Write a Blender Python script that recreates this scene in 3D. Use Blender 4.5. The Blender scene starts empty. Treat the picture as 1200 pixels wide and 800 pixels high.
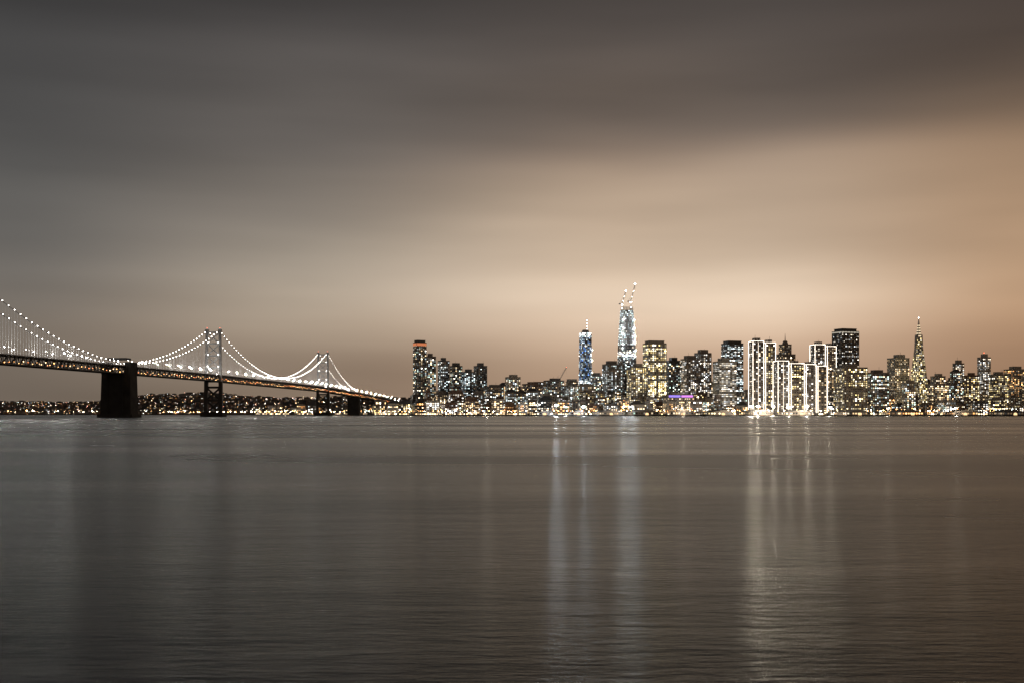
import bpy, math, random
from math import radians, sin, cos, pi, sqrt, exp
random.seed(11)
R = random.Random(7)
scene = bpy.context.scene
scene.view_settings.view_transform = 'Standard'
scene.view_settings.look = 'None'
scene.view_settings.exposure = 0

EYE = 6.0      # eye height over the bay, m
F = 1333.0     # focal length in image pixels
HZ = 484.0  # horizon row in image pixels

def lin(c):
    o = []
    for v in c:
        v = v/255.0
        o.append(v/12.92 if v <= 0.04045 else ((v+0.055)/1.055)**2.4)
    return (o[0], o[1], o[2], 1.0)

# ------------------------------------------------------------------ materials
def mat_surface(name, col, rough=0.7, metal=0.0, var=0.25, scale=0.15):
    m = bpy.data.materials.new(name); m.use_nodes = True
    nt = m.node_tree; b = nt.nodes['Principled BSDF']
    b.inputs['Roughness'].default_value = rough
    b.inputs['Metallic'].default_value = metal
    tc = nt.nodes.new('ShaderNodeTexCoord')
    n = nt.nodes.new('ShaderNodeTexNoise'); n.inputs['Scale'].default_value = scale
    n.inputs['Detail'].default_value = 5
    nt.links.new(tc.outputs['Object'], n.inputs['Vector'])
    r = nt.nodes.new('ShaderNodeValToRGB')
    r.color_ramp.elements[0].position = 0.3; r.color_ramp.elements[1].position = 0.7
    r.color_ramp.elements[0].color = (col[0]*(1-var), col[1]*(1-var), col[2]*(1-var), 1)
    r.color_ramp.elements[1].color = (col[0]*(1+var), col[1]*(1+var), col[2]*(1+var), 1)
    nt.links.new(n.outputs['Fac'], r.inputs['Fac'])
    nt.links.new(r.outputs['Color'], b.inputs['Base Color'])
    return m

def mat_emit(name, col, strength, sampling='FRONT'):
    m = bpy.data.materials.new(name); m.use_nodes = True
    b = m.node_tree.nodes['Principled BSDF']
    b.inputs['Base Color'].default_value = (0.5, 0.5, 0.5, 1)
    b.inputs['Emission Color'].default_value = (*col, 1)
    b.inputs['Emission Strength'].default_value = strength
    m.cycles.emission_sampling = sampling
    return m

def mat_glow_attr(name):
    m = bpy.data.materials.new(name); m.use_nodes = True
    nt = m.node_tree; b = nt.nodes['Principled BSDF']
    b.inputs['Base Color'].default_value = (0.04, 0.045, 0.05, 1)
    b.inputs['Roughness'].default_value = 0.15
    a = nt.nodes.new('ShaderNodeAttribute'); a.attribute_name = 'glow'
    nt.links.new(a.outputs['Color'], b.inputs['Emission Color'])
    b.inputs['Emission Strength'].default_value = 1.0
    m.cycles.emission_sampling = 'NONE'
    return m

M_WIN = mat_glow_attr('lit_window_glass')
M_DIM = mat_glow_attr('facade_fill_glow_glass')  # glow added to unlit panes, standing in for light on the facades
M_LAMP = mat_glow_attr('lamp_globe')
M_DARK = mat_surface('dark_window_glass', (0.02, 0.022, 0.025), 0.12, 0, 0.3, 0.05)
WALLS = [mat_surface('facade_granite', (0.20, 0.17, 0.15)),
         mat_surface('facade_limestone', (0.34, 0.30, 0.25)),
         mat_surface('facade_dark_metal', (0.045, 0.042, 0.04), 0.45),
         mat_surface('facade_brown_brick', (0.18, 0.11, 0.075)),
         mat_surface('facade_blue_glass', (0.04, 0.055, 0.075), 0.2),
         mat_surface('facade_white_concrete', (0.46, 0.43, 0.38))]
GRAN, LIME, DARKM, BRICK, GLASS, WHITE = range(6)
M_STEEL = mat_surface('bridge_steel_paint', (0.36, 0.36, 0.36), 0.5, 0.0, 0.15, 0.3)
M_STEELD = mat_surface('truss_and_shaded_leg_steel', (0.04, 0.036, 0.032), 0.6)
M_CONC = mat_surface('shade_dark_concrete', (0.03, 0.028, 0.026), 0.9, 0, 0.4, 0.08)  # base colour darkened to stand in for the concrete being unlit
M_ASPH = mat_surface('asphalt', (0.05, 0.05, 0.05), 0.9)
M_ROOF = mat_surface('roof_membrane', (0.09, 0.085, 0.08), 0.9)
M_LAND = mat_surface('ground_soil_and_scrub', (0.03, 0.027, 0.02), 0.95, 0, 0.4, 0.004)
M_POLE = mat_surface('lamp_post_metal', (0.1, 0.1, 0.1), 0.5)
M_OUT = mat_emit('outline_light_string', (1.0, 0.88, 0.72), 7.5)
M_RIB = mat_emit('rib_light_string', (1.0, 0.86, 0.68), 4.0)
M_BEAD = mat_emit('cable_led', (1.0, 0.94, 0.86), 26.0)
M_WORK = mat_emit('construction_work_light', (0.86, 0.94, 1.0), 4500.0)
M_STREAKC = mat_emit('cool_streak_light', (0.84, 0.93, 1.0), 14000.0)  # cool and warm emitters for the added masts that streak the water
M_STREAKW = mat_emit('warm_streak_light', (1.0, 0.86, 0.66), 34000.0)
M_ROADL = mat_emit('roadway_lamp_lens', (1.0, 0.96, 0.9), 1700.0)
M_SOD = mat_emit('sodium_lamp_lens', (1.0, 0.52, 0.18), 55.0)
M_WHL = mat_emit('white_lamp_lens', (1.0, 0.86, 0.62), 70.0)
M_HANG = mat_emit('hanger_led_strand', (1.0, 0.93, 0.85), 0.12, 'NONE')
M_RED = mat_emit('aviation_beacon', (1.0, 0.10, 0.04), 8.0, 'NONE')
M_CRANEL = mat_emit('crane_floodlight', (1.0, 0.95, 0.86), 60.0)

# ------------------------------------------------------------------ mesh builder
class MB:
    def __init__(s): s.v=[]; s.f=[]; s.m=[]; s.c=[]; s.mats=[]
    def mi(s, mat):
        if mat not in s.mats: s.mats.append(mat)
        return s.mats.index(mat)
    def face(s, pts, mat, col=(0,0,0)):
        n=len(s.v); s.v.extend(pts); s.f.append(tuple(range(n,n+len(pts)))); s.m.append(s.mi(mat)); s.c.append(col)
    def hexa(s, p, mat, col=(0,0,0)):
        n=len(s.v); s.v.extend(p)
        for q in ((0,3,2,1),(4,5,6,7),(0,1,5,4),(1,2,6,5),(2,3,7,6),(3,0,4,7)):
            s.f.append(tuple(n+i for i in q)); s.m.append(s.mi(mat)); s.c.append(col)
    def box(s, cx, cy, z0, z1, w, d, yaw, mat, col=(0,0,0), tw=1.0, td=None):
        if td is None: td = tw
        c,sn=cos(yaw),sin(yaw)
        P=[]
        for z,kx,ky in ((z0,1,1),(z1,tw,td)):
            for x,y in ((-w/2,-d/2),(w/2,-d/2),(w/2,d/2),(-w/2,d/2)):
                x*=kx; y*=ky
                P.append((cx+x*c-y*sn, cy+x*sn+y*c, z))
        s.hexa(P, mat, col)
    def beam(s, a, b, t, mat, col=(0,0,0), t2=None):
        t2 = t2 or t
        dx,dy,dz=b[0]-a[0],b[1]-a[1],b[2]-a[2]
        L=sqrt(dx*dx+dy*dy+dz*dz)
        if L<1e-6: return
        d=(dx/L,dy/L,dz/L)
        up=(0,0,1) if abs(d[2])<0.9 else (1,0,0)
        u=(d[1]*up[2]-d[2]*up[1], d[2]*up[0]-d[0]*up[2], d[0]*up[1]-d[1]*up[0])
        l=sqrt(sum(k*k for k in u)); u=tuple(k/l for k in u)
        w=(u[1]*d[2]-u[2]*d[1], u[2]*d[0]-u[0]*d[2], u[0]*d[1]-u[1]*d[0])
        P=[]
        for q,tt in ((a,t),(b,t2)):
            for i,j in ((-1,-1),(1,-1),(1,1),(-1,1)):
                P.append(tuple(q[k]+(u[k]*i+w[k]*j)*tt/2 for k in range(3)))
        A,B,C=P[0],P[1],P[5]
        nx=((B[1]-A[1])*(C[2]-A[2])-(B[2]-A[2])*(C[1]-A[1]),(B[2]-A[2])*(C[0]-A[0])-(B[0]-A[0])*(C[2]-A[2]),(B[0]-A[0])*(C[1]-A[1])-(B[1]-A[1])*(C[0]-A[0]))
        m=[(P[0][k]+P[1][k])/2-a[k] for k in range(3)]
        if nx[0]*m[0]+nx[1]*m[1]+nx[2]*m[2]<0: P=[P[3],P[2],P[1],P[0],P[7],P[6],P[5],P[4]]
        s.hexa(P, mat, col)
    def octa(s, p, r, mat, col=(0,0,0)):
        n=len(s.v); x,y,z=p
        s.v.extend([(x+r,y,z),(x,y+r,z),(x-r,y,z),(x,y-r,z),(x,y,z+r),(x,y,z-r)])
        for q in ((0,1,4),(1,2,4),(2,3,4),(3,0,4),(1,0,5),(2,1,5),(3,2,5),(0,3,5)):
            s.f.append(tuple(n+i for i in q)); s.m.append(s.mi(mat)); s.c.append(col)
    def build(s, name, parent=None):
        me=bpy.data.meshes.new(name); me.from_pydata(s.v,[],s.f)
        for m in s.mats: me.materials.append(m)
        me.polygons.foreach_set('material_index', s.m)
        a=me.attributes.new('glow','FLOAT_COLOR','FACE')
        flat=[]
        for c in s.c: flat.extend((c[0],c[1],c[2],1.0))
        a.data.foreach_set('color', flat)
        me.update()
        o=bpy.data.objects.new(name, me); scene.collection.objects.link(o)
        if parent: o.parent=parent
        return o
def empty(name):
    o=bpy.data.objects.new(name,None); scene.collection.objects.link(o); return o

PAL = {
 'warm':[(1,.66,.33),(1,.74,.42),(1,.82,.58)],
 'white':[(1,.9,.74),(1,.95,.86),(1,.82,.6),(.92,.97,1)],
 'cool':[(.82,.93,1),(.9,1,.96),(1,.95,.85),(.7,.88,.9)],
 'yellow':[(1,.72,.28),(1,.78,.38),(1,.84,.5),(1,.92,.74)],
 'orange':[(1,.42,.12),(1,.52,.2),(1,.66,.34)],
 'mix':[(1,.7,.38),(1,.92,.8),(.8,.95,1),(1,.8,.5),(.75,1,.85)],
 'blue':[(.14,.32,.8),(.26,.48,.9),(.55,.75,1)],
}
GG = 1.1
def win_col(pal, gain):
    c=R.choice(PAL[pal]); g=GG*gain*min(4.5, R.lognormvariate(-0.35,0.9))
    return (c[0]*g,c[1]*g,c[2]*g)
DIMC=[(1,.62,.32),(1,.7,.45),(.9,.8,.65),(.7,.8,.85)]
def pane(mb, P, lit, pal, g):
    if lit: mb.face(P, M_WIN, win_col(pal,g))
    elif R.random()<.5:
        c=R.choice(DIMC); k=R.uniform(.02,.15)*min(1.5,g)
        mb.face(P, M_DIM, tuple(q*k for q in c))
    else: mb.face(P, M_DARK)

def facade(mb, cx, cy, yaw, w, d, z0, z1, fh, cw, p, pal, gain, rowp=0.1, fill=(0.55,0.5), pfun=None, sides=('f','l','r')):
    c,sn=cos(yaw),sin(yaw)
    nf=max(1,int((z1-z0)/fh)); fh=(z1-z0)/nf
    for sd in sides:
        L = w if sd in 'fb' else d
        nc=max(1,int(L/cw)); cc=L/nc
        if sd=='f': base=(-w/2,-d/2); du=(1,0); n=(0,-1)
        elif sd=='l': base=(-w/2,d/2); du=(0,-1); n=(-1,0)
        else: base=(w/2,-d/2); du=(0,1); n=(1,0)
        colp=[R.uniform(0.4,1.6) for _ in range(nc)]
        sg = 1.0 if sd=='f' else .6
        for i in range(nf):
            full = R.random()<rowp
            dark = R.random()<0.14
            rg = R.lognormvariate(0,.4)
            for j in range(nc):
                hh=(i+0.5)/nf
                pp = 0.93 if full else (0.1*p if dark else p*colp[j])
                g=gain*rg*sg
                if pfun:
                    k=pfun(hh,(j+0.5)/nc,sd); pp*=k[0]; g*=k[1]
                lit = R.random()<pp
                a=(j+0.5-fill[0]/2)*cc; b=(j+0.5+fill[0]/2)*cc
                zz0=z0+(i+0.5-fill[1]/2)*fh; zz1=z0+(i+0.5+fill[1]/2)*fh
                P=[]
                for t,z in ((a,zz0),(b,zz0),(b,zz1),(a,zz1)):
                    x=base[0]+du[0]*t+n[0]*0.15; y=base[1]+du[1]*t+n[1]*0.15
                    P.append((cx+x*c-y*sn, cy+x*sn+y*c, z))
                pane(mb,P,lit,pal,g)

def loc(cx,cy,yaw,x,y):
    return (cx+x*cos(yaw)-y*sin(yaw), cy+x*sin(yaw)+y*cos(yaw))

def site(pxl, pxr, top, D):
    """image pixel columns and top row + chosen distance -> centre x, width, height in metres"""
    return ((pxl+pxr)/2-600)/F*D, (pxr-pxl)/F*D, (HZ-top)/F*D+EYE

def tower(name, pxl, pxr, top, D, yaw=15, ratio=0.8, fh=4.8, cw=5.6, p=0.45, pal='warm', gain=1.6,
          wall=GRAN, rowp=0.08, roof='mech', outline=False, piers=False, ledges=0, crown=None,
          fill=(0.55,0.5), pfun=None, setback=None, base_z=0.0, beacon=False, ribs=0):
    cx, P, H = site(pxl, pxr, top, D)
    cy=D; yw=radians(yaw)
    w=P/(cos(abs(yw))+ratio*sin(abs(yw))); d=w*ratio
    mb=MB(); wm=WALLS[wall]
    parts=[(base_z,H,w,d)]
    if setback:
        hs,ws=setback
        zs=base_z+(H-base_z)*hs
        parts=[(base_z,zs,w,d),(zs,H,w*ws,d*ws)]
    for (a,b,ww,dd) in parts:
        mb.box(cx,cy,a,b,ww,dd,yw,wm)
        z0=a+(6 if a==base_z else 1)
        facade(mb,cx,cy,yw,ww,dd,z0,b-2.5,fh,cw,p,pal,gain,rowp,fill,pfun)
        for sx,sy,lw,ld in ((0,-dd/2+.3,ww+.8,.9),(0,dd/2-.3,ww+.8,.9),(-ww/2+.3,0,.9,dd-1),(ww/2-.3,0,.9,dd-1)):
            q=loc(cx,cy,yw,sx,sy); mb.box(q[0],q[1],b-0.6,b+1.4,lw,ld,yw,wm)
        if piers:
            n=max(2,int(ww/9))
            for k in range(n+1):
                q=loc(cx,cy,yw,-ww/2+ww*k/n,-dd/2-0.3)
                mb.box(q[0],q[1],a,b-0.7,1.0,0.7,yw,wm)
    for s in range(max(2,int(w/6))):
        q0=-w/2+2+s*6
        a=loc(cx,cy,yw,q0,-d/2-.2); b=loc(cx,cy,yw,q0+4,-d/2-.2)
        mb.face([(a[0],a[1],3.4),(b[0],b[1],3.4),(b[0],b[1],6),(a[0],a[1],6)], M_WIN, win_col('warm',2.5))
    tw,td=parts[-1][2],parts[-1][3]
    if roof=='mech':
        hh=min(9,H*0.06)+1.5
        q=loc(cx,cy,yw,R.uniform(-.1,.1)*tw,0)
        mb.box(q[0],q[1],H,H+hh,tw*R.uniform(.4,.65),td*.55,yw,wm)
        q=loc(cx,cy,yw,R.uniform(-.3,.3)*tw,0)
        mb.beam((q[0],q[1],H+1),(q[0],q[1],H+hh+R.uniform(3,9)),0.5,M_POLE)
    elif roof=='cap':
        mb.box(cx,cy,H+1.5,H+8,tw*.82,td*.82,yw,wm)
        mb.box(cx,cy,H+8,H+9,tw*.86,td*.86,yw,wm)
    elif roof=='gable':
        a=[loc(cx,cy,yw,x,y) for x,y in ((-tw/2,-td/2),(tw/2,-td/2),(tw/2,td/2),(-tw/2,td/2))]
        r=[loc(cx,cy,yw,x,0) for x in (-tw*.2,tw*.2)]
        hh=H+tw*.35
        A=[(q[0],q[1],H+1.41) for q in a]; Bq=[(q[0],q[1],hh) for q in r]
        mb.face([A[0],A[1],Bq[1],Bq[0]],M_ROOF); mb.face([A[2],A[3],Bq[0],Bq[1]],M_ROOF)
        mb.face([A[1],A[2],Bq[1]],M_ROOF); mb.face([A[3],A[0],Bq[0]],M_ROOF)
    elif roof=='spire':
        mb.box(cx,cy,H+1.4,H+12,tw*.5,td*.5,yw,wm,tw=.6)
        mb.beam((cx,cy,H+12),(cx,cy,H+34),2.2,wm,t2=.5)
    if crown:
        col,g,hh=crown
        cc=tuple(k*g for k in col)
        for (xa,ya,xb,yb) in ((-tw/2+.5,-td/2-.45,tw/2-.5,-td/2-.45),(-tw/2-.45,td/2-.5,-tw/2-.45,-td/2+.5),(tw/2+.45,-td/2+.5,tw/2+.45,td/2-.5)):
            a=loc(cx,cy,yw,xa,ya); b=loc(cx,cy,yw,xb,yb)
            mb.face([(a[0],a[1],H-hh),(b[0],b[1],H-hh),(b[0],b[1],H-.8),(a[0],a[1],H-.8)],M_WIN,cc)
    e=0.6
    if outline:
        cor=[(-w/2-e,-d/2-e),(w/2+e,-d/2-e),(w/2+e,d/2+e),(-w/2-e,d/2+e)]
        pts=[loc(cx,cy,yw,*q) for q in cor]
        for q in pts: mb.beam((q[0],q[1],8),(q[0],q[1],H+1.6),.42,M_OUT)
        for i in range(4):
            a,b=pts[i],pts[(i+1)%4]
            mb.beam((a[0],a[1],H+2.2),(b[0],b[1],H+2.2),.34,M_OUT)
    for k in range(ribs):
        q=loc(cx,cy,yw,-w/2+w*(k+1)/(ribs+1),-d/2-e)
        mb.beam((q[0],q[1],8),(q[0],q[1],H-1),.35,M_RIB)
    if beacon:
        mb.octa((cx,cy,H+14),1.3,M_RED)
        mb.beam((cx,cy,H+1),(cx,cy,H+13),.6,M_POLE)
    return mb.build(name)

# ------------------------------------------------------------------ shore and terrain
SH=[(-9000,6000),(-3500,5000),(-2200,4700),(-1300,4350),(-760,3900),(-470,3420),(-250,3080),(60,2860),(600,2680),(1200,2600),(2500,2750),(5000,3300),(9000,5000)]
def shore(x):
    for (a,b),(c,d) in zip(SH,SH[1:]):
        if a<=x<=c: return b+(d-b)*(x-a)/(c-a)
    return 6000
HILLS=[(-1850,6500,84,330,700),(-2700,6700,38,420,800),(-3400,7000,30,600,800),(-1150,6300,46,450,700),(-700,5900,30,350,700),
       (0,6200,30,900,900),(1384,4300,50,420,450),(1950,4300,62,450,450),(800,5200,50,700,600),(2500,4600,50,500,500),(-5200,8500,60,1500,1200)]
def hgt(x,y):
    o=y-shore(x)
    r=max(0.0,min(1.0,(o-150)/900.0)); r=r*r*(3-2*r)
    h=0
    for X,Y,a,sx,sy in HILLS:
        h+=a*exp(-((x-X)/sx)**2/2-((y-Y)/sy)**2/2)
    h+=4*sin(x*.011+1)*sin(y*.007)+3*sin(x*.031)*sin(y*.004+2)
    return 3.0+max(0,h)*r
mb=MB()
xs=[-9000+i*60 for i in range(301)]
off=[0,0.01,12,60,150,300,450,600,800,1000,1200,1400,1600,1800,2000,2300,2600,2900,3200,3600,4200,5000,7000,12000]
n=len(off)
for x in xs:
    y0=shore(x)
    for k,o in enumerate(off):
        mb.v.append((x,y0+o,-3.0 if k==0 else hgt(x,y0+o)))
g=mb.mi(M_LAND)
for i in range(len(xs)-1):
    for k in range(n-1):
        a=i*n+k
        mb.f.append((a,a+n,a+n+1,a+1)); mb.m.append(g); mb.c.append((0,0,0))
land=mb.build('ground')

mb=MB(); ml=mat_surface('road_paint',(0.7,0.7,0.65),.7); mk=mat_surface('kerb_concrete',(.3,.29,.27),.9)
xx=[-1300+i*60 for i in range(66)]
for a,b in zip(xx,xx[1:]):
    ya,yb=shore(a),shore(b)
    mb.face([(a,ya+16,3.06),(b,yb+16,3.06),(b,yb+34,3.06),(a,ya+34,3.06)],M_ASPH)
    mb.face([(a,ya+24.8,3.07),(b,yb+24.8,3.07),(b,yb+25.2,3.07),(a,ya+25.2,3.07)],ml)
    mb.hexa([(a,ya+15.4,3.0),(b,yb+15.4,3.0),(b,yb+15.95,3.0),(a,ya+15.95,3.0),(a,ya+15.4,3.2),(b,yb+15.4,3.2),(b,yb+15.95,3.2),(a,ya+15.95,3.2)],mk)
mb.build('waterfront_road')

# ------------------------------------------------------------------ water
def make_water():
    me=bpy.data.meshes.new('water')
    S=30000
    me.from_pydata([(-S,-S,0),(S,-S,0),(S,S,0),(-S,S,0)],[],[(0,1,2,3)])
    o=bpy.data.objects.new('water',me); scene.collection.objects.link(o)
    m=bpy.data.materials.new('bay_water'); m.use_nodes=True
    nt=m.node_tree; N=nt.nodes; L=nt.links
    N.remove(N['Principled BSDF']); out=N['Material Output']
    gl=N.new('ShaderNodeBsdfAnisotropic'); gl.distribution='GGX'
    gl.inputs['Color'].default_value=(.90,.94,.95,1)
    gl.inputs['Anisotropy'].default_value=.28
    tg=N.new('ShaderNodeCombineXYZ'); tg.inputs[0].default_value=1.0; tg.inputs[1].default_value=0.0
    L.new(tg.outputs[0],gl.inputs['Tangent'])
    df=N.new('ShaderNodeBsdfDiffuse'); df.inputs['Color'].default_value=(0.032,0.033,0.029,1)
    fr=N.new('ShaderNodeFresnel'); fr.inputs['IOR'].default_value=1.333
    fm=N.new('ShaderNodeMath'); fm.operation='MULTIPLY'; fm.inputs[1].default_value=.84
    L.new(fr.outputs[0],fm.inputs[0])
    mx=N.new('ShaderNodeMixShader'); L.new(fm.outputs[0],mx.inputs[0]); L.new(df.outputs[0],mx.inputs[1]); L.new(gl.outputs[0],mx.inputs[2])
    L.new(mx.outputs[0],out.inputs['Surface'])
    tc=N.new('ShaderNodeTexCoord')
    def noise(sx,sy,scale,det,rough=.5,rot=0):
        mp=N.new('ShaderNodeMapping'); mp.inputs['Scale'].default_value=(sx,sy,1); mp.inputs['Rotation'].default_value=(0,0,rot)
        L.new(tc.outputs['Object'],mp.inputs['Vector'])
        t=N.new('ShaderNodeTexNoise'); t.inputs['Scale'].default_value=scale; t.inputs['Detail'].default_value=det; t.inputs['Roughness'].default_value=rough
        L.new(mp.outputs['Vector'],t.inputs['Vector']); return t
    patch=noise(.25,1,.012,4,.55,.06)
    mr=N.new('ShaderNodeMapRange'); mr.inputs['From Min'].default_value=.35; mr.inputs['From Max'].default_value=.65
    mr.inputs['To Min'].default_value=.19; mr.inputs['To Max'].default_value=.32
    L.new(patch.outputs['Fac'],mr.inputs['Value']); L.new(mr.outputs['Result'],gl.inputs['Roughness'])
    w1=noise(.32,1,2.4,4,.6,.1); w2=noise(.3,1,.3,3,.5,-.12)
    b1=N.new('ShaderNodeBump'); b1.inputs['Strength'].default_value=1; b1.inputs['Distance'].default_value=.066
    b2=N.new('ShaderNodeBump'); b2.inputs['Strength'].default_value=1; b2.inputs['Distance'].default_value=.14
    L.new(w2.outputs['Fac'],b2.inputs['Height']); L.new(w1.outputs['Fac'],b1.inputs['Height'])
    L.new(b2.outputs['Normal'],b1.inputs['Normal']); L.new(b1.outputs['Normal'],gl.inputs['Normal'])
    me.materials.append(m)
make_water()

# ------------------------------------------------------------------ skyline
T=tower
T('residential_skyscraper',484,500,402,3500,yaw=30,p=.4,pal='mix',gain=1.5,wall=DARKM,crown=((1,.3,.12),.6,9),roof='cap')
T('residential_tower',498,511,418,3600,yaw=30,p=.5,pal='mix',wall=GRAN)
T('residential_tower',513,527,423,3550,yaw=25,p=.45,pal='cool',wall=GLASS,gain=1.4)
T('residential_tower',527,542,429,3620,yaw=30,p=.42,pal='mix',wall=DARKM)
T('residential_tower',540,557,436,3500,yaw=25,p=.5,pal='cool',wall=GLASS,gain=1.5)
T('office_tower',555,571,429,3650,yaw=22,p=.16,pal='cool',wall=GLASS,rowp=.04,gain=1.0)
T('apartment_tower',567,590,453,3400,yaw=25,p=.5,pal='mix')
T('apartment_tower',592,610,442,3450,yaw=20,p=.55,pal='mix',wall=LIME,gain=1.7)
T('apartment_tower',612,635,450,3400,yaw=28,p=.38,pal='warm',wall=BRICK)
T('office_tower',637,661,446,3450,yaw=20,p=.45,pal='mix',wall=GRAN)
T('office_tower',661,679,452,3500,yaw=25,p=.5,pal='cool',wall=LIME)
T('office_tower',690,708,440,3550,yaw=15,p=.5,pal='mix',wall=GRAN)
T('office_tower',672,700,452,3250,yaw=22,p=.6,pal='mix',wall=LIME,gain=1.5)
T('office_tower',706,729,427,3350,yaw=18,p=.5,pal='cool',wall=GRAN,gain=1.2,piers=True)
T('office_tower',735,757,430,3150,yaw=14,p=.65,pal='yellow',wall=LIME,gain=1.9,piers=True)
T('office_tower',754,780,403,3250,yaw=14,p=.85,pal='yellow',wall=LIME,gain=2.0,piers=True,fill=(.6,.6),fh=5,cw=5.5,roof='cap')
T('office_tower',779,798,423,3350,yaw=18,p=.3,pal='mix',wall=DARKM)
T('office_tower',798,820,421,3200,yaw=20,p=.45,pal='white',wall=GRAN,rowp=.2)
T('office_tower',814,833,414,3300,yaw=20,p=.35,pal='white',wall=GRAN,piers=True,gain=1.3)
T('office_tower',836,862,424,3050,yaw=16,p=.7,pal='white',wall=WHITE,gain=.8,fill=(.85,.4),rowp=.3)
T('office_tower',846,870,403,3350,yaw=16,p=.4,pal='cool',wall=DARKM,rowp=.3,fill=(.8,.45),roof='cap',gain=1.6)
T('office_tower',909,931,404,3350,yaw=16,p=.28,pal='warm',wall=GRAN,setback=(.86,.62),roof='spire')
OG=1.1
T('outlined_office_slab',879,893,401,2860,yaw=6,ratio=1.3,p=.5,pal='white',wall=GRAN,outline=True,ribs=1,gain=OG)
T('outlined_office_slab',894,907,403,2880,yaw=6,ratio=1.3,p=.7,pal='yellow',wall=GRAN,outline=True,ribs=0,gain=OG*1.3)
T('outlined_office_slab',908,922,424,2800,yaw=6,ratio=1.4,p=.5,pal='white',wall=GRAN,outline=True,gain=OG,ribs=1)
T('outlined_office_slab',923,940,427,2790,yaw=6,ratio=1.2,p=.65,pal='yellow',wall=GRAN,outline=True,gain=OG*1.3,ribs=0)
T('outlined_office_slab',941,954,428,2800,yaw=6,ratio=1.4,p=.5,pal='white',wall=GRAN,outline=True,gain=OG,ribs=0)
T('outlined_office_slab',955,967,430,2790,yaw=6,ratio=1.4,p=.5,pal='warm',wall=GRAN,outline=True,gain=OG)
T('outlined_office_slab',951,965,405,3050,yaw=8,ratio=1.2,p=.5,pal='white',wall=GRAN,outline=True,gain=OG,ribs=0)
T('outlined_office_slab',966,978,407,3060,yaw=8,ratio=1.2,p=.5,pal='warm',wall=GRAN,outline=True,gain=OG)
T('dark_office_skyscraper',976,1005,389,3350,yaw=20,p=.28,pal='white',wall=DARKM,rowp=.06,gain=1.2,roof='cap',crown=((1,.9,.72),.45,4),piers=True)
T('office_tower',979,1014,431,2900,yaw=14,p=.5,pal='yellow',wall=LIME,gain=1.6,piers=True)
T('office_tower',1014,1040,437,2950,yaw=16,p=.45,pal='mix',wall=GRAN)
T('office_tower',1041,1064,420,3100,yaw=16,p=.7,pal='warm',wall=WHITE,gain=.8,rowp=.1)
T('apartment_tower',1058,1072,448,2900,yaw=16,p=.55,pal='mix',wall=LIME)
T('apartment_tower',1088,1110,441,3000,yaw=16,p=.5,pal='warm',wall=LIME,setback=(.8,.7))
T('apartment_tower',1110,1130,436,3200,yaw=18,p=.5,pal='mix',wall=GRAN,setback=(.75,.6),roof='gable')
T('residential_tower',1117,1129,426,3400,yaw=18,p=.55,pal='white',wall=LIME)
T('apartment_tower',1130,1146,440,3050,yaw=12,p=.55,pal='yellow',wall=BRICK)
T('residential_tower',1146,1160,419,3300,yaw=20,p=.6,pal='white',wall=WHITE,gain=1.6,roof='mech',beacon=True)
T('apartment_tower',1160,1180,439,3150,yaw=18,p=.6,pal='yellow',wall=LIME)
T('apartment_tower',1178,1204,433,3350,yaw=18,p=.6,pal='orange',wall=LIME,gain=1.6)
T('apartment_tower',1200,1225,445,3200,yaw=18,p=.6,pal='warm',wall=LIME)
T('apartment_tower',1228,1250,438,3300,yaw=18,p=.6,pal='warm',wall=GRAN)

def row(n0,n1,step,topA,topB,Da,Db,name,pals,gain,pr=(.4,.65)):
    x=n0
    while x<n1:
        w=R.uniform(*step)
        D=R.uniform(Da,Db)
        cx=((x+w/2)-600)/F*D
        D=max(D,shore(cx)+60+R.uniform(0,60))
        T(name,x,x+w,R.uniform(topA,topB),D,yaw=R.choice([8,14,18,24,-12]),ratio=R.uniform(.6,1.1),p=R.uniform(*pr),
          pal=R.choice(pals),gain=gain*R.uniform(.5,1.5),wall=R.choice([GRAN,LIME,BRICK,WHITE,GRAN,DARKM]),
          fh=R.uniform(3.9,5.0),cw=R.uniform(4.6,6.4),roof=R.choice(['mech','mech','gable','cap','none']),
          setback=R.choice([None,None,None,(.7,.7)]))
        x+=w*R.uniform(.8,1.15)
row(560,1230,(12,22),447,459,3650,3900,'downtown_building',['warm','mix','white','cool'],1.2,(.25,.6))
row(1020,1240,(9,16),440,452,3450,3700,'hill_apartment_building',['warm','yellow','orange','white'],1.4,(.25,.6))
row(478,1230,(10,19),456,468,3150,3400,'city_block_building',['warm','mix','white','cool','yellow'],1.5,(.25,.65))
row(436,1240,(9,20),466,476,2850,3050,'waterfront_building',['warm','orange','yellow','mix','white'],2.4,(.4,.75))
row(300,480,(7,14),474,479,4000,4500,'warehouse_building',['warm','orange','mix'],1.4)

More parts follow.
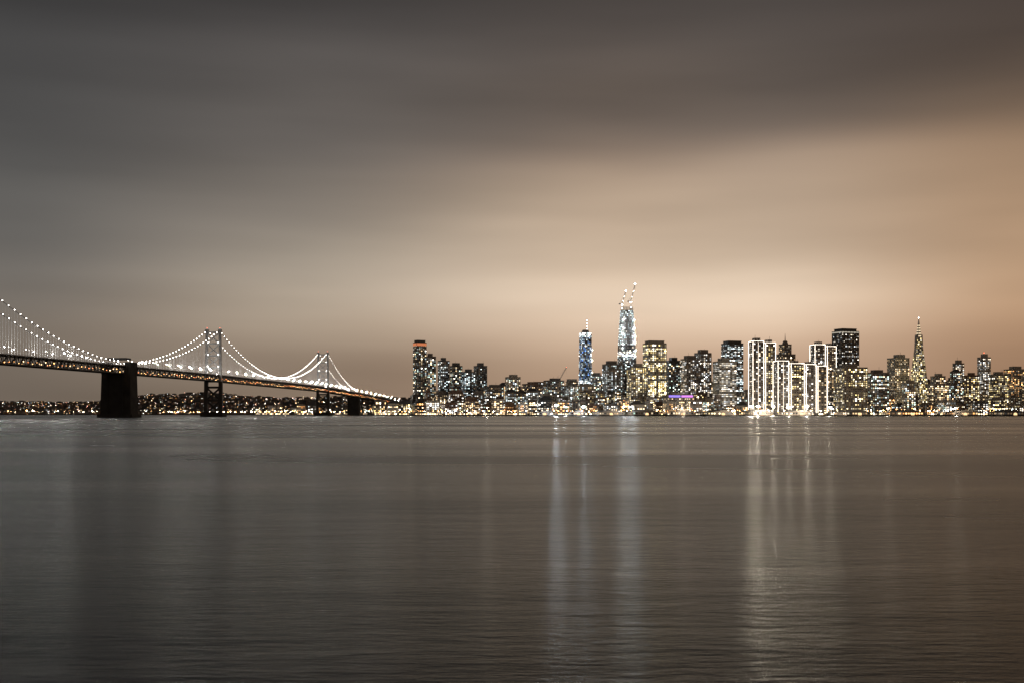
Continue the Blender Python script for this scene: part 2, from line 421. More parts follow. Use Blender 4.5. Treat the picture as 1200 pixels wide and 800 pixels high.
# ------------------------------------------------------------------ skyscraper under construction
def big_tower():
    D=3500; cx,P,H=site(723.5,745.5,364,D); cy=D; yw=radians(8)
    root=empty('skyscraper_under_construction')
    mb=MB(); mg=MB()
    W0=52
    fl=66; fh=H/fl
    def ww(t): return W0*(1.0 if t<.42 else 1.0-.30*((t-.42)/.58)**1.6)
    prev=None
    for i in range(fl+1):
        t=i/fl; w=ww(t)
        ring=[]
        r=9; hw=w/2-r
        for (sx,sy,a0) in ((1,-1,-90),(1,1,0),(-1,1,90),(-1,-1,180)):
            for k in range(5):
                a=radians(a0+90*k/4); ring.append((*loc(cx,cy,yw,sx*hw+r*cos(a),sy*hw+r*sin(a)),i*fh))
        if prev:
            nn=len(ring)
            t0=(i-1)/fl
            rowg=R.lognormvariate(0,.35)
            for k in range(nn):
                a,b,c2,e=prev[k],prev[(k+1)%nn],ring[(k+1)%nn],ring[k]
                L=sqrt((a[0]-b[0])**2+(a[1]-b[1])**2)
                if L<.5: continue
                m=max(1,int(L/4.4))
                mb.face([a,b,c2,e],WALLS[GRAN if t0>.66 else DARKM])
                for j in range(m):
                    u0=(j+.18)/m; u1=(j+.82)/m
                    def q(A,Bp,u,z):
                        x=A[0]+(Bp[0]-A[0])*u; y=A[1]+(Bp[1]-A[1])*u
                        dx,dy=x-cx,y-cy; l=sqrt(dx*dx+dy*dy)
                        return (x+dx/l*.3,y+dy/l*.3,z)
                    z0=(i-1)*fh+1.0; z1=i*fh-.9
                    mx_=(a[0]+(b[0]-a[0])*(u0+u1)/2-cx)/(w/2)
                    if t0>.66:
                        pr,g,pal=.85,.6,'cool'
                        if abs(mx_)>.62: pr,g=.9,1.2
                        elif -.10<mx_<.14: pr,g=.5,.35
                        g*=rowg
                        if t0>.93: pr,g=.9,1.5
                    elif t0>.60: pr,g,pal=.15,1.0,'white'
                    elif t0>.55: pr,g,pal=.7,2.2,'white'
                    else: pr,g,pal=.25,1.3,'cool'
                    pane(mg,[q(a,b,u0,z0),q(a,b,u1,z0),q(e,c2,u1,z1),q(e,c2,u0,z1)],R.random()<pr,pal,g)
        prev=ring
        if i%2==0:
            ro=[]
            for p in ring:
                dx,dy=p[0]-cx,p[1]-cy; l=sqrt(dx*dx+dy*dy); ro.append((p[0]+dx/l*.7,p[1]+dy/l*.7,p[2]-.2))
            ru=[(p[0],p[1],p[2]+.5) for p in ro]
            for k in range(len(ro)):
                mb.face([ro[k],ro[(k+1)%len(ro)],ru[(k+1)%len(ro)],ru[k]],WALLS[GRAN])
    mb.face(prev,M_ROOF)
    for a in (-1,-.33,.33,1):
        for b in (-1,1):
            for (x,y) in ((a,b),(b,a)):
                q=loc(cx,cy,yw,x*15,y*15)
                mb.beam((q[0],q[1],H),(q[0],q[1],H+10),1.0,M_STEEL)
    for z in (H+5,H+10):
        pt=[loc(cx,cy,yw,x*15,y*15) for x,y in ((-1,-1),(1,-1),(1,1),(-1,1))]
        for k in range(4):
            a,b=pt[k],pt[(k+1)%4]; mb.beam((a[0],a[1],z),(b[0],b[1],z),.9,M_STEEL)
    for x,z0,z1,n in ((-.42,.62,.96,5),(.42,.60,.97,5)):
        for k in range(n):
            t=z0+(z1-z0)*(k+R.uniform(-.3,.3))/n; w=ww(t)
            q=loc(cx,cy,yw,x*w,-w/2-5)
            mg.octa((q[0],q[1],t*H),.36,M_WORK)
            mb.beam((*loc(cx,cy,yw,x*w,-w/2+1),t*H),(q[0],q[1]+.5,t*H),.2,M_STEEL)
    for k in range(4):
        q=loc(cx,cy,yw,-18+k*12,-W0/2-5); mg.octa((q[0],q[1],H*.565),.4,M_WORK)
    mb.build('structure',root); mg.build('glazing_and_work_lights',root)
    return cx,cy,H
bcx,bcy,bH=big_tower()

def crane(name, x, y, z0, mast, jib, jang, yaw, lights=True, k=1.0):
    """luffing tower crane: lattice mast, cab, A-frame, jib, counter-jib"""
    mb=MB(); s=1.6*k
    def lattice(a,b,s,step):
        L=sqrt(sum((b[i]-a[i])**2 for i in range(3))); n=max(2,int(L/step))
        d=[(b[i]-a[i])/L for i in range(3)]
        h=(cos(yaw+pi/2),sin(yaw+pi/2),0)
        v=(d[1]*h[2]-d[2]*h[1], d[2]*h[0]-d[0]*h[2], d[0]*h[1]-d[1]*h[0])
        def P(t,i,j): return tuple(a[q]+d[q]*L*t+(h[q]*i+v[q]*j)*s/2 for q in range(3))
        C=((-1,-1),(1,-1),(1,1),(-1,1))
        for i,j in C: mb.beam(P(0,i,j),P(1,i,j),.35*k,M_STEEL)
        for m in range(n):
            for q in range(4):
                c1,c2=C[q],C[(q+1)%4]
                if m%2: c1,c2=c2,c1
                mb.beam(P(m/n,*c1),P((m+1)/n,*c2),.2*k,M_STEEL)
    top=(x,y,z0+mast)
    lattice((x,y,z0),top,s*1.3,3)
    dx,dy=cos(yaw),sin(yaw)
    tip=(x+dx*jib*cos(jang),y+dy*jib*cos(jang),top[2]+jib*sin(jang))
    lattice(top,tip,s,3.5)
    back=(x-dx*9*k,y-dy*9*k,top[2]+1)
    mb.beam(top,back,1.4*k,M_STEEL)
    mb.box(back[0],back[1],top[2]-2*k,top[2]+1,3*k,3*k,yaw,M_CONC)
    mb.box(x+dx*1.5,y+dy*1.5,top[2]-1,top[2]+1.5,2.2,2.0,yaw,M_STEEL)
    ap=(x-dx*3*k,y-dy*3*k,top[2]+9*k)
    mb.beam(top,ap,.5,M_STEEL); mb.beam(back,ap,.4,M_STEEL); mb.beam(ap,tip,.22,M_STEEL)
    hook=(tip[0],tip[1],tip[2]-12*k); mb.beam(tip,hook,.15,M_STEEL)
    mb.box(hook[0],hook[1],hook[2]-1.2,hook[2],1,1,yaw,M_STEEL)
    if lights:
        mb.octa((tip[0],tip[1],tip[2]+1),1.6,M_CRANEL)
        for t in (.25,.6):
            mb.octa(tuple(top[q]+(tip[q]-top[q])*t for q in range(3)),.8,M_CRANEL)
        mb.octa((x,y-2,top[2]-3),1.5,M_CRANEL)
        mb.octa((x,y-2,z0+mast*.45),.9,M_CRANEL)
    else:
        mb.octa((tip[0],tip[1],tip[2]+1),.7,M_RED)
    return mb.build(name)
crane('tower_crane',bcx-15,bcy-4,bH-6,26,42,radians(72),radians(20))
crane('tower_crane',bcx+12,bcy-4,bH-6,34,55,radians(75),radians(15))
cx,_,H=site(655,656,445,3550); crane('tower_crane',cx,3550,0,H,45,radians(60),radians(10),False,1.3)

def blue_tower():
    D=3450; cx,P,H=site(678,694,390,D); cy=D; yw=radians(14)
    root=empty('glass_skyscraper_with_spire'); mb=MB(); mg=MB()
    w=34;d=30
    mb.box(cx,cy,0,H,w,d,yw,WALLS[GLASS],tw=.9)
    n=52; fh=H/n
    for i in range(1,n):
        t=i/n; k=1-.1*t
        for sd in 'flr':
            L=(w if sd=='f' else d)*k
            nc=7
            for j in range(nc):
                a=(-.5+(j+.14)/nc)*L; b=(-.5+(j+.86)/nc)*L
                if sd=='f': A=(a,-d*k/2-.25);B=(b,-d*k/2-.25)
                elif sd=='l': A=(-w*k/2-.25,-a);B=(-w*k/2-.25,-b)
                else: A=(w*k/2+.25,a);B=(w*k/2+.25,b)
                A=loc(cx,cy,yw,*A);B=loc(cx,cy,yw,*B)
                if t>.93: pr,g,pal=.85,2.0,'cool'
                elif t>.42: pr,g,pal=.62,.6,R.choice(['blue','blue','cool'])
                elif t>.3: pr,g,pal=.8,2.2,'cool'
                else: pr,g,pal=.4,1.6,'mix'
                if t>.42 and t<.93 and (j in (0,6)) and R.random()<.5: pal,g='cool',1.6
                pane(mg,[(*A,i*fh+.8),(*B,i*fh+.8),(*B,(i+1)*fh-.6),(*A,(i+1)*fh-.6)],R.random()<pr,pal,g)
    for sgn in (-1,1):
        for m in range(4):
            z0=H*(.1+.22*m); z1=z0+H*.22
            s=sgn if m%2==0 else -sgn
            k0=1-.1*z0/H; k1=1-.1*z1/H
            a=loc(cx,cy,yw,s*w*k0/2,-d*k0/2-.8); b=loc(cx,cy,yw,0,-d*k1/2-.8)
            mb.beam((*a,z0),(*b,z1),.9,M_STEEL)
    mb.box(cx,cy,H,H+9,w*.6,d*.6,yw,M_STEEL,tw=.7)
    q=loc(cx,cy,yw,5,0)
    mb.beam((*q,H+9),(*q,H+44),1.8,M_STEEL,t2=.5)
    for z in (H+12,H+20,H+29,H+38): mg.octa((q[0],q[1]-1.5,z),.9,M_BEAD)
    for k in range(4):
        q2=loc(cx,cy,yw,w*.47,-d*.5-4); mg.octa((*q2,H*(.38+.14*k)),.32,M_WORK)
        mb.beam((*loc(cx,cy,yw,w*.44,-d*.4),H*(.38+.14*k)),(q2[0],q2[1]+.5,H*(.38+.14*k)),.2,M_STEEL)
    for k in range(3):
        q2=loc(cx,cy,yw,-w*.4+k*12,-d*.5-4); mg.octa((*q2,H*.36),.40,M_WORK)
    mb.build('structure',root); mg.build('glazing',root)
blue_tower()

def pyramid():
    D=3050; cx,P,H=site(1065,1088,373,D); cy=D; yw=radians(12)
    root=empty('pyramid_skyscraper'); mb=MB(); mg=MB()
    W=50; zt=H*.80
    k=lambda z:1-z/H*.985
    mb.box(cx,cy,0,zt,W,W,yw,WALLS[WHITE],tw=k(zt))
    ms=mat_surface('aluminium_spire',(.6,.58,.55),.35,.6)
    mb.box(cx,cy,zt,H,W*k(zt)*1.02,W*k(zt)*1.02,yw,ms,tw=.06)
    z0=H*.56; z1=H*.83
    for s in (-1,1):
        c=[]
        for z,xo,xi in ((z0,W*k(z0)*.5+1,0),(z1,W*k(z0)*.40,0)):
            for x,y in ((xi,-4),(xo,-4),(xo,4),(xi,4)):
                c.append((*loc(cx,cy,yw,s*x,y),z))
        mb.hexa(c,WALLS[WHITE])
    fl=42; fh=zt/fl
    for i in range(2,fl):
        z=i*fh
        for sd in range(4):
            L=W*k(z+fh*.5); nc=max(2,int(L/4.4))
            for j in range(nc):
                a=(-.5+(j+.2)/nc)*L; b=(-.5+(j+.8)/nc)*L
                y0=-W*k(z+.9)/2-.2; y1=-W*k(z+fh-1.0)/2-.2
                ya=yw+sd*pi/2
                A=loc(cx,cy,ya,a,y0);B=loc(cx,cy,ya,b,y0);C=loc(cx,cy,ya,b,y1);E=loc(cx,cy,ya,a,y1)
                pane(mg,[(*A,z+.9),(*B,z+.9),(*C,z+fh-1.0),(*E,z+fh-1.0)],R.random()<.65,'yellow',1.0)
    for sd in range(4):
        ya=yw+sd*pi/2
        for t in range(5):
            z=zt+3+t*7; w=W*k(z)*.8
            A=loc(cx,cy,ya,-w/2,-W*k(z)/2-.4);B=loc(cx,cy,ya,w/2,-W*k(z)/2-.4)
            mg.face([(*A,z),(*B,z),(*B,z+3),(*A,z+3)],M_WIN,(1.0,.78,.5))
    mg.octa((cx,cy,H+1.2),1.3,M_BEAD)
    mb.build('structure',root); mg.build('windows_and_lantern',root)
pyramid()

# ------------------------------------------------------------------ pier sheds
def pier_shed(name, px, D, w, L, h, yaw, pal, gain):
    cx=(px-600)/F*D; cy=D; yw=radians(yaw); mb=MB()
    mb.box(cx,cy,1.2,2.4,w+8,L+8,yw,M_CONC)
    n=int((w+6)/6)
    for i in range(n+1):
        for y in (-L/2-2,-L/2+14):
            q=loc(cx,cy,yw,-(w+6)/2+i*6,y); mb.box(*q,-4,1.3,.8,.8,yw,M_CONC)
    mb.box(cx,cy,2.4,2.4+h,w,L,yw,WALLS[GRAN])
    c=[loc(cx,cy,yw,x,y) for x,y in ((-w/2-1,-L/2-1),(w/2+1,-L/2-1),(w/2+1,L/2+1),(-w/2-1,L/2+1))]
    r=[loc(cx,cy,yw,0,y) for y in (-L/2-1,L/2+1)]
    z=2.45+h; zr=z+min(5,w*.12)
    A=[(*q,z) for q in c]; Rr=[(*q,zr) for q in r]
    mb.face([A[0],Rr[0],Rr[1],A[3]],M_ROOF); mb.face([A[1],A[2],Rr[1],Rr[0]],M_ROOF); mb.face([A[0],A[1],Rr[0]],WALLS[GRAN]); mb.face([A[2],A[3],Rr[1]],WALLS[GRAN])
    facade(mb,cx,cy,yw,w,L,3.5,2+h,4,6,.55,pal,gain*1.8,0,(.6,.6))
    pts=[]
    for k in range(9):
        a=pi*k/8; pts.append((cos(a)*4,5.5+sin(a)*2.6))
    P=[(-4,2.5),(4,2.5)]+pts
    mb.face([(*loc(cx,cy,yw,x,-L/2-.4),zz) for x,zz in P],M_WIN,(1.6,1.0,.5))
    return mb.build(name)
for px,w,h,pal,g in ((640,40,6,'warm',1.2),(676,36,7,'mix',1),(712,60,7,'warm',.6),(752,70,8,'mix',.4),(800,60,8,'warm',.7),(842,60,7,'yellow',1),(885,40,8,'warm',1.6),(930,45,7,'yellow',1.5),(1000,60,7,'warm',.8),(1060,50,7,'orange',1.6),(1125,55,7,'orange',1.4),(1180,50,7,'warm',1.4)):
    D=2800
    for _ in range(4): D=shore((px-600)/F*D)-25
    pier_shed('pier_shed',px,D,w,80,h,R.uniform(-8,14),pal,g)
def violet():
    D=3000; cx,P,H=site(778,812,462,D); mb=MB(); yw=radians(10)
    mb.box(cx,D,0,H,P*.95,40,yw,WALLS[LIME]); mb.box(cx,D,H,H+4,P*.5,22,yw,WALLS[LIME])
    facade(mb,cx,D,yw,P*.95,40,6,H-9,4.4,5,.6,'warm',1.8)
    for a,b,c in ((-.45,-.02,(.4,.27,1.3)),(.02,.45,(.9,.3,1.2))):
        A=loc(cx,D,yw,a*P*.95,-20.6);B=loc(cx,D,yw,b*P*.95,-20.6)
        mb.face([(*A,H-7),(*B,H-7),(*B,H-2),(*A,H-2)],M_WIN,c)
    mb.build('theatre_building')
violet()

def streak_mast(px,h,mat,r,dy=-78):
    # masts added off the pier heads to lay light streaks on the water
    D=3000
    for _ in range(4): D=shore((px-600)/F*D)+dy
    x=(px-600)/F*D; mb=MB()
    mb.beam((x,D,-4),(x,D,3+h),1.2,M_POLE,t2=.5)
    mb.box(x,D,1.0,2.0,6,6,0,M_CONC)
    mb.box(x,D,3+h,3+h+.4,8,1.5,0,M_POLE)
    for k in range(5): 
        mb.beam((x-3.2+k*1.6,D,3+h),(x-3.2+k*1.6,D-1,3+h-.6),.3,M_POLE)
        mb.octa((x-3.2+k*1.6,D-1.3,3+h-.8),r,mat)
    mb.build('added_streak_light_mast')
streak_mast(652,24,M_STREAKC,.38); streak_mast(662,20,M_STREAKC,.20); streak_mast(684,20,M_STREAKC,.26)
streak_mast(731,20,M_STREAKW,.14); streak_mast(741,20,M_STREAKC,.18)
streak_mast(880,20,M_STREAKW,.25); streak_mast(888,20,M_STREAKW,.27); streak_mast(906,20,M_STREAKW,.24); streak_mast(924,18,M_STREAKW,.18)
streak_mast(946,20,M_STREAKW,.22); streak_mast(972,18,M_STREAKW,.15); streak_mast(571,18,M_STREAKW,.12)
streak_mast(480,16,M_STREAKW,.09); streak_mast(1120,16,M_STREAKW,.11); streak_mast(800,16,M_STREAKW,.10); streak_mast(1040,16,M_STREAKW,.10)

# ------------------------------------------------------------------ lights along the waterfront
def lamp(mb,x,y,z,h,col,r,mat=None):
    mb.beam((x,y,z),(x,y,z+h),.28,M_POLE,t2=.16)
    mb.beam((x,y,z+h),(x,y-1.6,z+h+.3),.15,M_POLE)
    mb.octa((x,y-1.6,z+h-.3),r,mat or M_LAMP,col)
mb=MB()
x=-1350
while x<1500:
    y=shore(x)+R.choice([4,14,36])
    lamp(mb,x,y,3,R.uniform(8,11),(0,0,0),min(2.0,.8*R.lognormvariate(0,.4)),R.choice([M_SOD,M_SOD,M_WHL]))
    x+=R.uniform(8,26)
mb.build('waterfront_street_lamps')
mb=MB()
for _ in range(1000):
    X=R.uniform(-500,1650); Y=shore(X)+R.uniform(60,900)
    c=R.choice([(1,.5,.16),(1,.6,.25),(1,.85,.6),(.9,1,.95),(1,.35,.1)]); g=R.uniform(6,20)
    lamp(mb,X,Y,hgt(X,Y),R.uniform(8,16),tuple(k*g for k in c),R.uniform(.6,1.1))
mb.build('downtown_street_lamps')

mb=MB(); ml=MB()
for _ in range(2600):
    px=R.uniform(-60,520); D=R.uniform(4300,7200)
    X=(px-600)/F*D
    o=D-shore(X)
    if o<30: continue
    z=hgt(X,D); w=R.uniform(9,26); h=R.uniform(6,13); d=R.uniform(9,18); yw=R.uniform(-.4,.4)
    mb.box(X,D,z-8,z+h,w,d,yw,WALLS[R.choice([GRAN,BRICK,BRICK,DARKM])])
    if R.random()<.4:
        a=[loc(X,D,yw,x,y) for x,y in ((-w/2,-d/2),(w/2,-d/2),(w/2,d/2),(-w/2,d/2))]; r=[loc(X,D,yw,x,0) for x in (-w/2,w/2)]
        A=[(*q,z+h+.02) for q in a]; Q=[(*q,z+h+3.5) for q in r]
        mb.face([A[0],A[1],Q[1],Q[0]],M_ROOF); mb.face([A[2],A[3],Q[0],Q[1]],M_ROOF); mb.face([A[1],A[2],Q[1]],M_ROOF); mb.face([A[3],A[0],Q[0]],M_ROOF)
    for k in range(R.choice([0,0,1,2])):
        u=R.uniform(-.4,.4)*w; zz=z+R.uniform(1.5,h-2.5)
        A=loc(X,D,yw,u-1.2,-d/2-.2);B=loc(X,D,yw,u+1.2,-d/2-.2)
        mb.face([(*A,zz),(*B,zz),(*B,zz+2),(*A,zz+2)],M_WIN,win_col(R.choice(['warm','white','mix','orange']),2.0))
mb.build('hillside_houses')
for _ in range(1100):
    px=R.uniform(-60,480); D=4300+2800*R.random()
    X=(px-600)/F*D
    if D-shore(X)<20: continue
    c=R.choice([(1,.55,.2),(1,.7,.4),(1,.88,.7),(1,.85,.7),(.85,.95,1),(1,.4,.25),(1,.7,.6)]); g=R.lognormvariate(1.7,1.0)
    lamp(ml,X,D,hgt(X,D),R.uniform(8,14),tuple(k*g for k in c),R.uniform(.5,1.1))
x=-2700
while x<-450:
    y=shore(x)+R.uniform(5,60)
    lamp(ml,x,y,3,R.uniform(8,16),(0,0,0),min(2.4,1.0*R.lognormvariate(0,.5)),R.choice([M_SOD,M_WHL,M_WHL])); x+=R.uniform(10,60)
ml.build('hillside_street_lamps')

# ------------------------------------------------------------------ suspension bridge
def bridge():
    root=empty('suspension_bridge')
    O=(-551.0,2100.0); dr=(.0872,.9962)
    S1=1150.0; d2=(.14,.990)
    def P(s):
        if s<=S1: return (O[0]+dr[0]*s,O[1]+dr[1]*s)
        q=(O[0]+dr[0]*S1,O[1]+dr[1]*S1); return (q[0]+d2[0]*(s-S1),q[1]+d2[1]*(s-S1))
    def nrm(s):
        d=dr if s<=S1 else d2
        return (d[1],-d[0])
    def pt(s,o,z):
        q=P(s);n=nrm(s); return (q[0]+n[0]*o,q[1]+n[1]*o,z)
    K=[(-1700,76),(0,76.5),(800,72.5),(1150,65),(1550,50),(2050,18)]
    SE=2040
    def zt(s):
        for (a,b),(c,d) in zip(K,K[1:]):
            if a<=s<=c: return b+(d-b)*(s-a)/(c-a)
        return K[0][1] if s<0 else K[-1][1]
    HW=12.0; DEP=11.0
    mb=MB(); s=-1650; st=10.0; i=0
    while s<SE:
        a,b=s,s+st
        for z,th in ((0,1.0),(-DEP+1.2,1.0)):
            za,zb=zt(a)+z,zt(b)+z; h=HW-.8
            mb.hexa([pt(a,-h,za-th),pt(a,h,za-th),pt(b,h,zb-th),pt(b,-h,zb-th),pt(a,-h,za),pt(a,h,za),pt(b,h,zb),pt(b,-h,zb)],M_ASPH)
        for o in (-HW,HW):
            T0,T1=pt(a,o,zt(a)),pt(b,o,zt(b)); B0,B1=pt(a,o,zt(a)-DEP),pt(b,o,zt(b)-DEP)
            mb.beam(T0,T1,1.2,M_STEELD); mb.beam(B0,B1,1.2,M_STEELD)
            mb.beam(T0,B0,.8,M_STEELD)
            if i%2: mb.beam(T0,B1,.9,M_STEELD)
            else: mb.beam(B0,T1,.9,M_STEELD)
            R0=pt(a,o*.98,zt(a)+1.6);R1=pt(b,o*.98,zt(b)+1.6); mb.beam(R0,R1,.25,M_STEEL)
        mb.beam(pt(a,-HW,zt(a)-DEP),pt(a,HW,zt(a)-DEP),.8,M_STEELD)
        s+=st; i+=1
    mb.build('double_deck_truss',root)
    TOP=158
    mt=MB(); mp=MB(); fl=MB()
    for s0 in (-1606,-806,0,800):
        Z=[6,30,54,65,90,112,134,TOP-3]
        def leg(o,z):
            k=1-.16*(z/TOP); return pt(s0,o*(14.5)*k,z)
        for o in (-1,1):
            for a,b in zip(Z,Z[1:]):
                lo=b<=65  # shade below deck is put in by a darker steel, lit grey above
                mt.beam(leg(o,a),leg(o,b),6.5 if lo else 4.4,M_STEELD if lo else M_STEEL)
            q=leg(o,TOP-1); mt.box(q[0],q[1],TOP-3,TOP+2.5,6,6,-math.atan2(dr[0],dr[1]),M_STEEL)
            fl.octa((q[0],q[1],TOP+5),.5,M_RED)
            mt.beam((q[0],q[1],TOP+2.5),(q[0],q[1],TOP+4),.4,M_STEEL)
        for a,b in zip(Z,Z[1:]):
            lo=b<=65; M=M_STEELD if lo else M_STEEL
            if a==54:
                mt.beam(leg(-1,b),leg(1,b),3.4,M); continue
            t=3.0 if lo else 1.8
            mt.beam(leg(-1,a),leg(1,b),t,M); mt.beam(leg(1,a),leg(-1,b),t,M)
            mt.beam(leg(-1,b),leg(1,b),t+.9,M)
        q=P(s0); yw=-math.atan2(dr[0],dr[1])
        mp.box(q[0],q[1],-6,7,42,24,yw,M_CONC); mp.box(q[0],q[1],7,9,38,20,yw,M_CONC,tw=.95)
        for o in (-1,1):
            for sgn in (-1,1):
                pz=pt(s0+sgn*11,o*10.2,zt(s0)+1.5)
                fl.octa(pz,.8,M_CRANEL)
            for z in (90,112,134):
                pz=leg(o,z); pz=(pz[0]-o*3.4,pz[1]-3.6,z+2); fl.octa(pz,.5,M_CRANEL)
    mt.build('steel_towers',root); mp.build('tower_piers',root); fl.build('tower_lights',root)
    ma=MB()
    yw=-math.atan2(dr[0],dr[1])
    q=P(-403)
    ma.box(q[0],q[1],-6,5,54,34,yw,M_CONC)
    ma.box(q[0],q[1],5,zt(-403)-DEP-1,47,27,yw,M_CONC,tw=.93)
    for o in (-1,1):
        c=pt(-403,o*18.2,0); ma.box(c[0],c[1],zt(-403)-DEP-1,82,8.5,25,yw,M_CONC)
        c=pt(-417,o*12,0); ma.box(c[0],c[1],5,zt(-403)-DEP-1.2,1.5,2.5,yw,M_CONC)
    c=pt(-403,0,0); ma.box(c[0],c[1],zt(-403)+9,zt(-403)+12,28,18,yw,M_CONC)
    for s0,w in ((1150,34),(1270,20),(1390,20),(1500,18),(1600,18),(1700,18),(1800,16),(1900,16)):
        c=P(s0)
        z1=zt(s0)-DEP-1
        if s0==1150: ma.box(c[0],c[1],-5,z1,w,22,yw,M_CONC,tw=.92)
        else:
            for o in (-9,9):
                c=pt(s0,o,0); ma.box(c[0],c[1],-4,z1-2,3.5,4,yw,M_STEELD)
            c=P(s0); ma.box(c[0],c[1],z1-2,z1,24,4.5,yw,M_STEELD)
    ma.build('anchorage_and_piers',root)
    spans=[(-1606,-806,TOP,TOP,'m'),(-806,-418,TOP,80,'s'),(-388,0,80,TOP,'s'),(0,800,TOP,TOP,'m'),(800,1150,TOP,68,'s')]
    mc=MB(); mbd=MB(); mh=MB()
    for a,b,za,zb,kind in spans:
        L=b-a; n=int(L/13.5)
        sag= (TOP-82) if kind=='m' else 17*(L/390)
        f=lambda t: za+(zb-za)*t-4*sag*t*(1-t)
        for o in (-11.2,11.2):
            for i in range(n):
                t0,t1=i/n,(i+1)/n
                p0=pt(a+L*t0,o,f(t0)); p1=pt(a+L*t1,o,f(t1))
                mc.beam(p0,p1,.8,M_STEEL)
                mbd.octa((p0[0],p0[1],p0[2]+1.0),.64,M_BEAD)
                for q in (0,.5):
                    pq=tuple(p0[k]+(p1[k]-p0[k])*q for k in range(3)); zd=zt(a+L*(t0+q/n))
                    if pq[2]-zd>3: mh.beam((pq[0],pq[1],zd),pq,.28,M_HANG)
    mc.build('main_cables',root); mbd.build('cable_lights',root); mh.build('lit_suspender_ropes',root)
    md=MB(); s=-1640; i=0
    while s<SE:
        for o in (-9.8,9.8):
            z=zt(s); p=pt(s,o,z)
            md.beam(p,(p[0],p[1],z+9),.3,M_POLE,t2=.18)
            md.beam((p[0],p[1],z+9),pt(s,o*.8,z+9.4),.16,M_POLE)
            e=pt(s,o*.8,z+9.1)
            md.octa(e,.42*min(2,R.lognormvariate(0,.3)),M_ROADL)
        s+=50
    s=-1640
    while s<SE:
        z=zt(s)-DEP+1.4
        for o in (-12.9,12.9):
            p=pt(s,o,z+R.uniform(-.3,4)); c=R.choice([(1,.45,.14),(1,.62,.3),(1,.3,.1),(1,.55,.2)]); g=R.uniform(2,10)
            md.octa(p,R.uniform(.5,.8),M_LAMP,tuple(k*g for k in c))
        s+=11
    md.build('roadway_lamps',root)
    mv=MB()
    for _ in range(110):
        s=R.uniform(-1500,1800); o=R.choice([-7,-3.5,0,3.5,7]); z=zt(s)+.02; c=pt(s,o,0)
        mv.box(c[0],c[1],z+.35,z+1.0,1.8,4.4,yw,M_STEELD); mv.box(c[0],c[1],z+1.0,z+1.5,1.6,2.3,yw,M_DARK,tw=.85,td=.7)
        for k in (-.6,.6):
            for e in (-1.5,1.5):
                w=pt(s+e,o+k*1.3,0); mv.box(w[0],w[1],z,z+.6,.25,.65,yw,M_DARK)
            w=pt(s-2.25,o+k,z+.7); mv.octa(w,.2,M_LAMP,(16,15,13))
    mv.build('road_traffic',root)
bridge()

# ------------------------------------------------------------------ sky (cloud deck lit from below by the city)
w=bpy.data.worlds.new('World'); scene.world=w; w.use_nodes=True
nt=w.node_tree; N=nt.nodes; Lk=nt.links
bg=N['Background']
tc=N.new('ShaderNodeTexCoord'); sp=N.new('ShaderNodeSeparateXYZ'); Lk.new(tc.outputs['Generated'],sp.inputs[0])
def mth(op,a,b=None,clamp=False):
    n=N.new('ShaderNodeMath'); n.operation=op; n.use_clamp=clamp
    for i,v in enumerate((a,b)):
        if v is None: continue
        if isinstance(v,(int,float)): n.inputs[i].default_value=v
        else: Lk.new(v,n.inputs[i])
    return n.outputs[0]
X,Y,Z=sp.outputs
elev=mth('MULTIPLY',mth('ARCSINE',Z),180/pi)
hyp=mth('SQRT',mth('ADD',mth('ADD',mth('MULTIPLY',X,X),mth('MULTIPLY',Y,Y)),1e-6))
saz=mth('DIVIDE',X,hyp)
cb=N.new('ShaderNodeCombineXYZ'); Lk.new(mth('MULTIPLY',saz,1.0),cb.inputs[0]); Lk.new(mth('MULTIPLY',elev,.055),cb.inputs[1]); Lk.new(mth('MULTIPLY',Y,.5),cb.inputs[2])
def wn(scale,rot,sc,det,rough=.5,seed=0):
    mp=N.new('ShaderNodeMapping'); mp.inputs['Rotation'].default_value=(0,0,rot); mp.inputs['Scale'].default_value=sc; mp.inputs['Location'].default_value=(seed,seed*.7,0)
    Lk.new(cb.outputs[0],mp.inputs['Vector'])
    t=N.new('ShaderNodeTexNoise'); t.inputs['Scale'].default_value=scale; t.inputs['Detail'].default_value=det; t.inputs['Roughness'].default_value=rough
    Lk.new(mp.outputs[0],t.inputs['Vector']); return t.outputs['Fac']
n1=wn(2.2,.25,(1,1.8,1),2,.4,3.1)
n2=wn(2.6,.42,(.8,2.0,1),3,.42,9.3)
ew=mth('ADD',mth('ADD',elev,.8),mth('MULTIPLY',mth('SUBTRACT',n1,.5),5.0))
tt=mth('DIVIDE',ew,24.0,True)
def ramp(stops):
    r=N.new('ShaderNodeValToRGB'); cr=r.color_ramp; cr.interpolation='B_SPLINE'
    cr.elements[0].position=stops[0][0]; cr.elements[0].color=lin(stops[0][1])
    cr.elements[1].position=stops[-1][0]; cr.elements[1].color=lin(stops[-1][1])
    for p,c in stops[1:-1]:
        e=cr.elements.new(p); e.color=lin(c)
    Lk.new(tt,r.inputs[0]); return r.outputs[0]
def yy(y): return math.degrees(math.atan((HZ-y)/F))/24
rA=ramp([(0,(98,86,76)),(yy(430),(115,103,91)),(yy(350),(120,113,105)),(yy(250),(101,99,96)),(yy(150),(84,83,82)),(yy(50),(68,67,67)),(1,(48,47,48))])
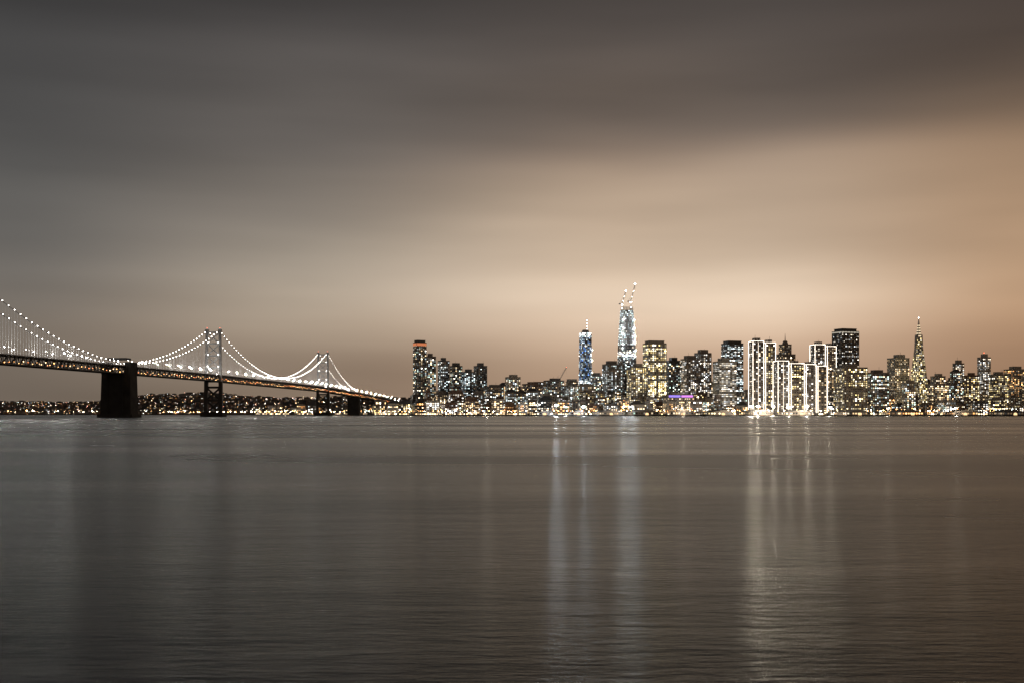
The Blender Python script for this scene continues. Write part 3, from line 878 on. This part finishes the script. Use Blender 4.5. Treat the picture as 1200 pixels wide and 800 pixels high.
rB=ramp([(0,(116,97,82)),(yy(430),(143,124,106)),(yy(370),(180,163,144)),(yy(290),(172,160,145)),(yy(200),(130,122,114)),(yy(100),(96,91,88)),(yy(0),(70,67,66)),(1,(51,49,49))])
rC=ramp([(0,(144,115,93)),(yy(430),(182,151,125)),(yy(375),(220,193,167)),(yy(325),(238,215,190)),(yy(260),(208,184,159)),(yy(190),(160,139,121)),(yy(130),(112,100,91)),(yy(50),(83,76,72)),(1,(53,50,49))])
rD=ramp([(0,(116,88,69)),(yy(430),(150,118,93)),(yy(370),(178,144,114)),(yy(290),(200,166,134)),(yy(200),(156,129,105)),(yy(130),(110,93,79)),(yy(50),(76,67,62)),(1,(50,45,43))])
def mr(a,b):
    m=N.new('ShaderNodeMapRange'); m.interpolation_type='SMOOTHSTEP'; m.inputs['From Min'].default_value=a; m.inputs['From Max'].default_value=b
    Lk.new(saz,m.inputs['Value']); return m.outputs[0]
def mix(f,a,b,bt='MIX'):
    m=N.new('ShaderNodeMix'); m.data_type='RGBA'; m.blend_type=bt
    if isinstance(f,float): m.inputs[0].default_value=f
    else: Lk.new(f,m.inputs[0])
    Lk.new(a,m.inputs[6])
    Lk.new(b,m.inputs[7]); return m.outputs[2]
c=mix(mr(-.42,-.14),rA,rB); c=mix(mr(-.20,.10),c,rC); c=mix(mr(.20,.42),c,rD)
fac=mth('ADD',.64,mth('MULTIPLY',n2,.72))
gr=N.new('ShaderNodeCombineColor'); 
for i in range(3): Lk.new(fac,gr.inputs[i])
c=mix(1.0,c,gr.outputs[0],'MULTIPLY')
sky=N.new('ShaderNodeTexSky'); sky.sky_type='NISHITA'; sky.sun_disc=False; sky.sun_elevation=radians(-8); sky.sun_rotation=radians(60)
c=mix(.02,c,sky.outputs[0],'ADD')
Lk.new(c,bg.inputs['Color']); bg.inputs['Strength'].default_value=1.0

# ------------------------------------------------------------------ camera
cd=bpy.data.cameras.new('camera'); cam=bpy.data.objects.new('camera',cd); scene.collection.objects.link(cam)
cam.location=(0,0,EYE); cam.rotation_euler=(radians(90),0,0)
cd.lens=40.0; cd.sensor_width=36; cd.shift_y=(HZ-400)/1200
cd.clip_start=.5; cd.clip_end=60000
scene.camera=cam
